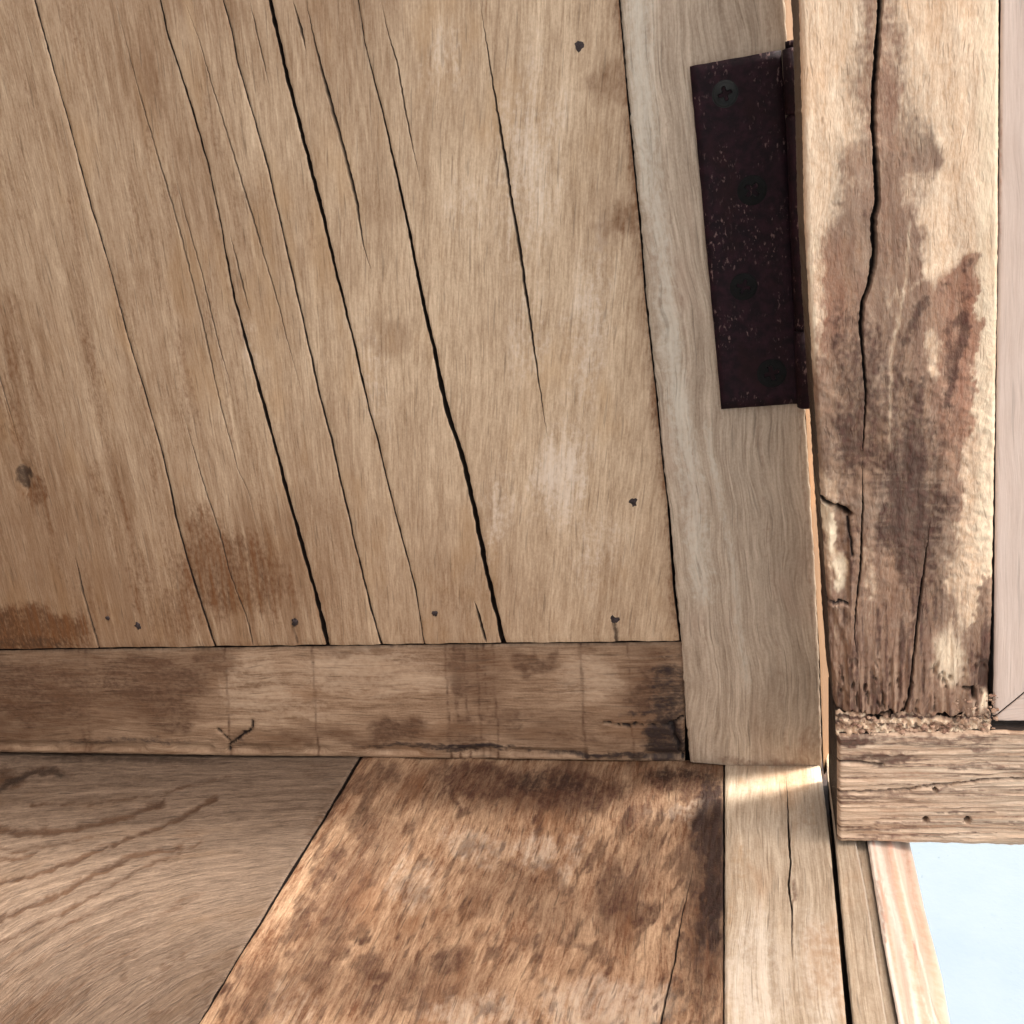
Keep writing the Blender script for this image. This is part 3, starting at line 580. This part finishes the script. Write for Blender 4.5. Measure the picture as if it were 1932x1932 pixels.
def fieldPost(px, py):
    l = np.interp(py, [p[1] for p in PL], [p[0] for p in PL]); r = np.interp(py, [p[1] for p in PR], [p[0] for p in PR])
    jx = (fbm(px/30, py/34, 101, 4)-.5)*36 + (fbm(px/9, py/10, 105, 3)-.5)*16
    jy = (fbm(px/34, py/30, 107, 4)-.5)*44 + (fbm(px/9, py/10, 106, 3)-.5)*16
    u = (px+jx-l)/(r-l); v = (py+jy)/50
    D = grid(POST_D, u, v); Rd = grid(POST_R, u, v)
    fine_ = fbm(px/6, py/8, 102, 4); fb = fbm(px/5.5, py/80, 62, 3); foot = sstep(1040, 1150, py)
    D = D + .19*sstep(.25, .5, D)*sstep(380, 620, py) + (fine_-.5)*.36*sstep(.1, .35, D) + foot*(fb-.5)*.75
    # reddish swirl on the right half and crosswise saw marks lower down
    for pts in ([(1705, 640), (1735, 580), (1790, 530), (1850, 480)], [(1745, 760), (1748, 690), (1775, 640), (1820, 600)], [(1790, 760), (1800, 680), (1825, 620)]): D = D+stroke(px, py, pts, 11, .28, 14)
    for pts in ([(1700, 560), (1760, 505), (1840, 470)], [(1755, 700), (1765, 655), (1800, 620)], [(1750, 720), (1748, 780)]): D = D-stroke(px, py, pts, 8, .28, 12)
    D = D*(1-.1*sstep(.54, .68, fbm(px/150, py/4.2, 61, 3))*sstep(780, 900, py)*sstep(1180, 1060, py))
    D = np.clip(D, 0, 1)
    edge = sstep(.02, .12, u)*sstep(1.0, .93, u)
    wa = sstep(.03, .58, D)*.95; gr = .7*sstep(.6, 1., D)
    pa = .55*sstep(.83, .93, u)*(D < .35)+.4*stroke(px, py, [(1716, 420), (1711, 520), (1697, 600), (1684, 650), (1679, 760), (1680, 850)], 4, 1, 9)*(.4+.9*fbm(px/5, py/14, 5))
    pa = np.maximum(pa, blobs(px, py, [(1532, 560, 9, 160, 0, .5), (1565, 1000, 8, 60, 0, .9), (1585, 1090, 14, 40, -20, .9), (1555, 980, 6, 40, 0, .8), (1790, 1240, 26, 60, 0, .5), (1860, 1325, 9, 16, 0, .7)], 6, 55))
    wa = wa*(1-.75*np.clip(pa*1.3, 0, 1)); gr = gr*(1-.8*pa)
    return Rd, np.clip(gr, 0, 1), np.clip(pa, 0, 1), np.clip(wa, 0, .95)
CHIP = [(1548, 942), (1562, 956), (1580, 958), (1598, 966), (1606, 972)]
def dispPost(px, py):
    d = (fbm(px/70, py/160, 71)-.5)*.0016
    low = sstep(1080, 1320, py)
    d += low*((fbm(px/7, py/90, 72, 4)-.5)*.0028)
    mid = sstep(600, 760, py)*sstep(1200, 1100, py); d += mid*(fbm(px/14, py/10, 73, 3)-.5)*.0011
    # broken block at the left edge
    inside = sstep(1606, 1598, px)*sstep(950, 962, py)*sstep(1142, 1134, py)
    d += inside*(.0022+(fbm(px/16, py/28, 74)-.5)*.004)
    d += sstep(1606, 1590, px)*sstep(1142, 1160, py)*(.0022+(fbm(px/12, py/28, 75)-.5)*.004)
    c = np.zeros(px.shape)
    for p, w, dp_, j in ((CHIP, 3.4, .005, 14), ([(1560, 1136), (1580, 1140), (1600, 1142)], 2, .003, 14), ([(1570, 1345), (1600, 1352), (1640, 1356), (1680, 1345)], 4, .004, 14),
                      ([(1820, 1300), (1835, 1298)], 3, .004, 3), ([(1836, 1300), (1838, 1318)], 3, .004, 3), ([(1600, 978), (1604, 1010), (1610, 1050)], 2, .002, 4)):
        s_ = stroke(px, py, p, w, 1., j); d += s_*dp_; c = np.maximum(c, s_)
    # pits and checks in the rotten foot
    pit = sstep(.66, .78, fbm(px/7, py/16, 81, 3))*sstep(1200, 1300, py); d += pit*.0018; c = np.maximum(c, pit*.45)
    hole = sstep(1846, 1852, px)*sstep(1240, 1262, py)*sstep(1322, 1300, py)*sstep(1872, 1862, px); d += hole*.004
    # rounded arrises
    l = np.interp(py, [p[1] for p in PL], [p[0] for p in PL]); r = np.interp(py, [p[1] for p in PR], [p[0] for p in PR])
    d += .0016*np.clip(1-(px-l)/12, 0, 1)**2 + .0012*np.clip(1-(r-px)/9, 0, 1)**2
    return d, np.clip(c, 0, 1)
pb = board('body', M_post, post, PL, PR, post_top, 1350, val=-PD, seed=40, step=(3, 3), field=fieldPost, disp=dispPost, thick=PD*.8, edge=2, edge_d=.0004, jag=1.6, side=.6,
      v1f=lambda A: 1352+(fbm(A/18, A*0+4, 8, 3)-.5)*18,
      cracks=[(CR2, 3.5, 4), (MAIN, 9, 9), (CR3, 4.5, 4)])

# ------------------------------------------------------------------ sill beam under the post
def field_Bm(px, py):
    st = .35*sstep(.5, .68, fbm(px/170, py/5, 91, 3)) + 0*px
    gr = np.maximum(.6*sstep(.58, .7, fbm(px/130, py/3.2, 93, 3)), blobs(px, py, [(1600, 1395, 60, 14, 0, .8), (1750, 1392, 200, 8, 0, .55), (1850, 1412, 30, 9, 0, .6), (1660, 1430, 90, 8, 0, .8), (1700, 1500, 160, 6, -3, .6), (1860, 1450, 80, 7, 0, .5)], 5, 94))
    pa = .3*sstep(.5, .7, fbm(px/190, py/7, 95, 3)); gr = np.maximum(gr, .8*stroke(px, py, [(1575, 1495), (1640, 1494), (1700, 1490), (1780, 1480), (1860, 1471), (1960, 1469)], 1.8, 1, 5)+.8*stroke(px, py, [(1575, 1438), (1620, 1439), (1665, 1443)], 2.4, 1, 3))
    return st, gr, pa
def disp_Bm(px, py):
    d = (fbm(px/220, py/3.5, 96, 4)-.5)*.0012 + (fbm(px/60, py/9, 97, 3)-.5)*.0008; c = px*0
    g_ = stroke(px, py, [(1575, 1495), (1640, 1494), (1700, 1490), (1780, 1480), (1860, 1471), (1960, 1469)], 1.8, 1, 5)+stroke(px, py, [(1575, 1438), (1620, 1439), (1665, 1443)], 2.4, 1, 3); d = d+g_*.002; c = np.maximum(c, .6*g_)
    for x, y, r in ((1747, 1422+125, 5), (1826, 1548, 5.5), (1764, 1490, 3.5)):
        h = np.exp(-(((px-x)**2+(py-y)**2)/r**2)**2); d = d+h*.006; c = np.maximum(c, h)
    d += .0012*np.clip(1-(px-1580)/8, 0, 1)**2
    return d, c
bm = board('sill_beam', M_beam, None, lambda v: 1386-.02*(np.asarray(v, float)-1580)+(fbm(np.asarray(v, float)/30, np.asarray(v, float)*0, 3)-.5)*5,
      lambda v: 1587+.03*(np.asarray(v, float)-1580)+(fbm(np.asarray(v, float)/22, np.asarray(v, float)*0, 5)-.5)*4, 1580, 2500, horiz=True, val=-PD-.0006, seed=50, step=(2.6, 3), field=field_Bm, disp=disp_Bm, thick=PD*.8, edge=3, edge_d=.0009,
      cracks=[([(1438, 1580), (1440, 1620), (1437, 1665)][::1], 1, 1)][:0])
tag(bm, 'short horizontal grooved beam with two small holes under the weathered post', 'beam')

# ------------------------------------------------------------------ pink casing to the right of the post
cas = empty('window_casing', tuple(cast(CAM, np.array(1940.), np.array(1360.), 1, -PD+.002)), label='smooth pinkish casing with a mitred corner right of the weathered post', cat='casing')
def field_cs(px, py):
    st = stroke(px, py, [(1888, 200), (1886, 480)], 5, .5, 3); return st, px*0, px*0
MIT = [(1876, 1353), (1932, 1307), (2500, 840)]
c1 = board('side_board', M_cas, cas, [(1892, -330), (1889, 0), (1882, 640), (1878, 940), (1876, 1200), (1874, 1352)], [(2120, -330), (2060, 1352)], TOP, 1352, val=-PD+.0012, seed=60, step=(6, 10), field=field_cs, thick=.010,
      v1f=lambda A: np.minimum(1352, 1353-.82*(A-1876)), edge=2, cracks=[([(2005, -330), (2008, 0), (2012, 140)], 2, 1)])
c2 = board('bottom_board', M_cas, cas, lambda v: np.maximum(1356-.82*(np.asarray(v, float)-1876), 1215), lambda v: 1361+0*np.asarray(v, float), 1880, 2500, horiz=True, val=-PD+.0016, seed=61, step=(6, 6), thick=.010, edge=1.2, edge_d=.0003)

def box_wall(name, lo, hi, lab, mat):
    x0, y0, z0 = lo; x1, y1, z1 = hi
    V = [(x, y, z) for x in (x0, x1) for y in (y0, y1) for z in (z0, z1)]
    Fc = [(0, 1, 3, 2), (4, 6, 7, 5), (0, 4, 5, 1), (2, 3, 7, 6), (0, 2, 6, 4), (1, 5, 7, 3)]
    return tag(link(name, mesh_from(name, V, Fc, False), mat), lab, kind='structure')
M_block_wall = flat('pale_block_wall', (204, 190, 176), .9, (190, 172, 156), 30)
M_shade_wall = flat('brown_shade_wall', (62, 44, 31), .9, (48, 34, 24), 40)
xr = min(wallpt(2120, -330, val=-PD)[0], wallpt(2060, 1352, val=-PD)[0])-.002
box_wall('wall', (xr, -PD+.0024, .004), (xr+1.6, -PD+.05, .9), 'unseen pale wall added right of the casing to block the sun', M_block_wall)  # added out of view to keep the sun off the boards
xl = wallpt(-300, 900)[0]
box_wall('added_shade_wall', (xl-.06, -1.3, -.6), (xl-.001, .03, 1.3), 'unseen brown wall added to shade the left end of the door', M_shade_wall)  # added out of view to darken the left side

# ------------------------------------------------------------------ crumbled mortar between post and beam
ft = board('foot', M_post, post, lambda v: 1349+6*np.sin(np.asarray(v, float)*.05)+(fbm(np.asarray(v, float)/9, np.asarray(v, float)*0, 3)-.5)*12, lambda v: 1388+0*np.asarray(v, float), 1577, 1870, horiz=True, val=-PD+.0006, seed=44, step=(2.4, 2.4),
           field=lambda px, py: (.5+0*px, .8*sstep(.55, .7, fbm(px/9, py/7, 5, 4))*sstep(1384, 1374, py)+.9*np.exp(-((py-1352)/3)**2), .7*sstep(.5, .68, fbm(px/12, py/8, 9, 4)), np.clip(.55*sstep(.4, .6, fbm(px/30, py/12, 8, 3))+.2, 0, 1)),
           disp=lambda px, py: ((fbm(px/8, py/7, 12, 4)-.5)*.0045, px*0), thick=.012, edge=3, edge_d=.0012)
ft['label'] = 'crumbling lighter foot of the post resting on the beam'
def mortar():
    V = []; Fc = []; rn = random.Random(8)
    def lump(c, r, n=7):
        b = len(V); k = [.7+.6*rn.random() for _ in range(n*3)]
        V.append((c[0], c[1]-r*.8, c[2]))
        for j, (rr, yy) in enumerate(((.6, -.6), (1., -.1), (.8, .6))):
            for i in range(n):
                a = 2*math.pi*i/n; q = k[j*n+i]; V.append((c[0]+rr*r*q*math.cos(a), c[1]+yy*r, c[2]+rr*r*q*math.sin(a)*.8))
        for i in range(n): Fc.append((b, b+1+i, b+1+(i+1) % n))
        for j in range(2):
            for i in range(n): Fc.append((b+1+j*n+i, b+1+(j+1)*n+i, b+1+(j+1)*n+(i+1) % n, b+1+j*n+(i+1) % n))
    for i in range(420):
        x = 1578+305*rn.random()**.8; top = 1362+8*math.sin(x*.11)-(26 if x > 1800 else 0)+8*math.sin(x*.03) - (16*max(0, (x-1790)/80)); y = top+rn.random()*(1384-top)
        c = cast(CAM, np.array(x), np.array(y), 1, -PD+.0012-.0014*rn.random()); lump(c, .0002+.0010*rn.random()**4)
    me = mesh_from('mortar', V, Fc, False)
    return tag(link('mortar', me, M_mortar), 'crumbly brown mortar packed between the foot of the post and the beam', kind='stuff')
mortar()

# ------------------------------------------------------------------ hinge
hinge = empty('butt_hinge', tuple(wallpt(1420, 770)), label='rusty dark maroon iron hinge screwed to the door beside the post', cat='hinge')
def leaf():
    y0, y1 = -.0012, -.0034
    def rowpts(py_top): pass
    L = line([(1301, 125), (1361, 772)]); Rr = line([(1474, 94), (1514, 761)])
    n = 40; mcol = 12; V = []
    rn = random.Random(2)
    Wt = []
    for i in range(n+1):
        t = i/n
        a = np.array([1301+(1361-1301)*t, 125+(772-125)*t]); b = np.array([1474+(1514-1474)*t, 94+(761-94)*t])
        for j in range(mcol+1):
            p = a+(b-a)*j/mcol
            e = min(i, n-i, j, mcol-j)
            p = p + np.array([(rn.random()-.5)*1.0, (rn.random()-.5)*1.0])*(1 if e == 0 else 0)
            w = cast(CAM, np.array(p[0]), np.array(p[1]), 1, y1 if e > 0 else y1+.0004)
            V.append(tuple(w)); 
    W = mcol+1; Fc = [(i*W+j, i*W+j+1, (i+1)*W+j+1, (i+1)*W+j) for i in range(n) for j in range(mcol)]
    loop = [j for j in range(mcol)]+[i*W+mcol for i in range(n)]+[n*W+j for j in range(mcol, 0, -1)]+[i*W for i in range(n, 0, -1)]
    b = len(V)
    for k in loop: V.append((V[k][0], y0+.0003, V[k][2]))
    m_ = len(loop)
    for k in range(m_): Fc.append((loop[k], b+k, b+(k+1) % m_, loop[(k+1) % m_]))
    return link('leaf', mesh_from('leaf', V, [f[::-1] for f in Fc]), M_iron, hinge)
leaf()
def barrel(y0, y1, dr=1., name='knuckle'):
    # upright cylinder at the door edge; traced top and bottom
    def at(py):
        x = np.interp(py, [80, 780], [1496, 1523]); return cast(CAM, np.array(float(x)), np.array(float(py)), 1, -.0046)
    a, b = at(y0), at(y1); r = .0036*dr; n = 20; V = []
    for (c, k) in ((a, .0), (a, .8), (a + (b-a)*.015, 1.), (b+(a-b)*.015, 1.), (b, .8), (b, 0)):
        for i in range(n):
            t = 2*math.pi*i/n; V.append((c[0]+r*k*math.cos(t), c[1]+r*k*math.sin(t), c[2]))
    Fc = [(j*n+i, j*n+(i+1) % n, (j+1)*n+(i+1) % n, (j+1)*n+i) for j in range(5) for i in range(n)]
    return link(name, mesh_from(name, V, Fc), M_iron, hinge)
ks = [(90, 215), (214.5, 623), (622.5, 768)]
for q, (a_, b_) in enumerate(ks): barrel(a_, b_, 1.0 if q % 2 == 0 else .94)
barrel(76, 90, .72, 'pin_head'); 
def screw(px, py, rpx, seed, ang):
    y1 = -.0034
    c = cast(CAM, np.array(float(px)), np.array(float(py)), 1, y1); e = cast(CAM, np.array(float(px+rpx)), np.array(float(py)), 1, y1); r = abs(e[0]-c[0])
    n = 32; V = []; Fc = []; rings = [0, .12, .24, .36, .48, .6, .8, .93, 1.0, 1.06]
    def h(rr, a):
        z = -.0009*(1-rr*rr*.9)
        if rr >= .93: z = -.0003 if rr < 1 else -.0001
        x = rr*math.cos(a-ang); y = rr*math.sin(a-ang)
        m_ = min(abs(x), abs(y)); M_ = max(abs(x), abs(y))
        if m_ < .15 and M_ < .56: z = .0012*(1-M_)
        return z
    for rr in rings[1:]:
        for i in range(n):
            a = 2*math.pi*i/n; V.append((c[0]+rr*r*math.cos(a), c[1]+h(rr, a), c[2]+rr*r*math.sin(a)))
    V.append((c[0], c[1]+.0006, c[2])); ce = len(V)-1
    for i in range(n): Fc.append((ce, i, (i+1) % n))
    for j in range(len(rings)-2):
        for i in range(n): Fc.append((j*n+i, (j+1)*n+i, (j+1)*n+(i+1) % n, j*n+(i+1) % n))
    return link('screw', mesh_from('screw', V, Fc, False), M_screw if seed == 0 else M_screw2, hinge)
for i, (x, y, r) in enumerate(((1368, 177, 24), (1419, 359, 27), (1403, 541, 25), (1456, 704, 27))): screw(x, y, r, i, .25+i*.5)
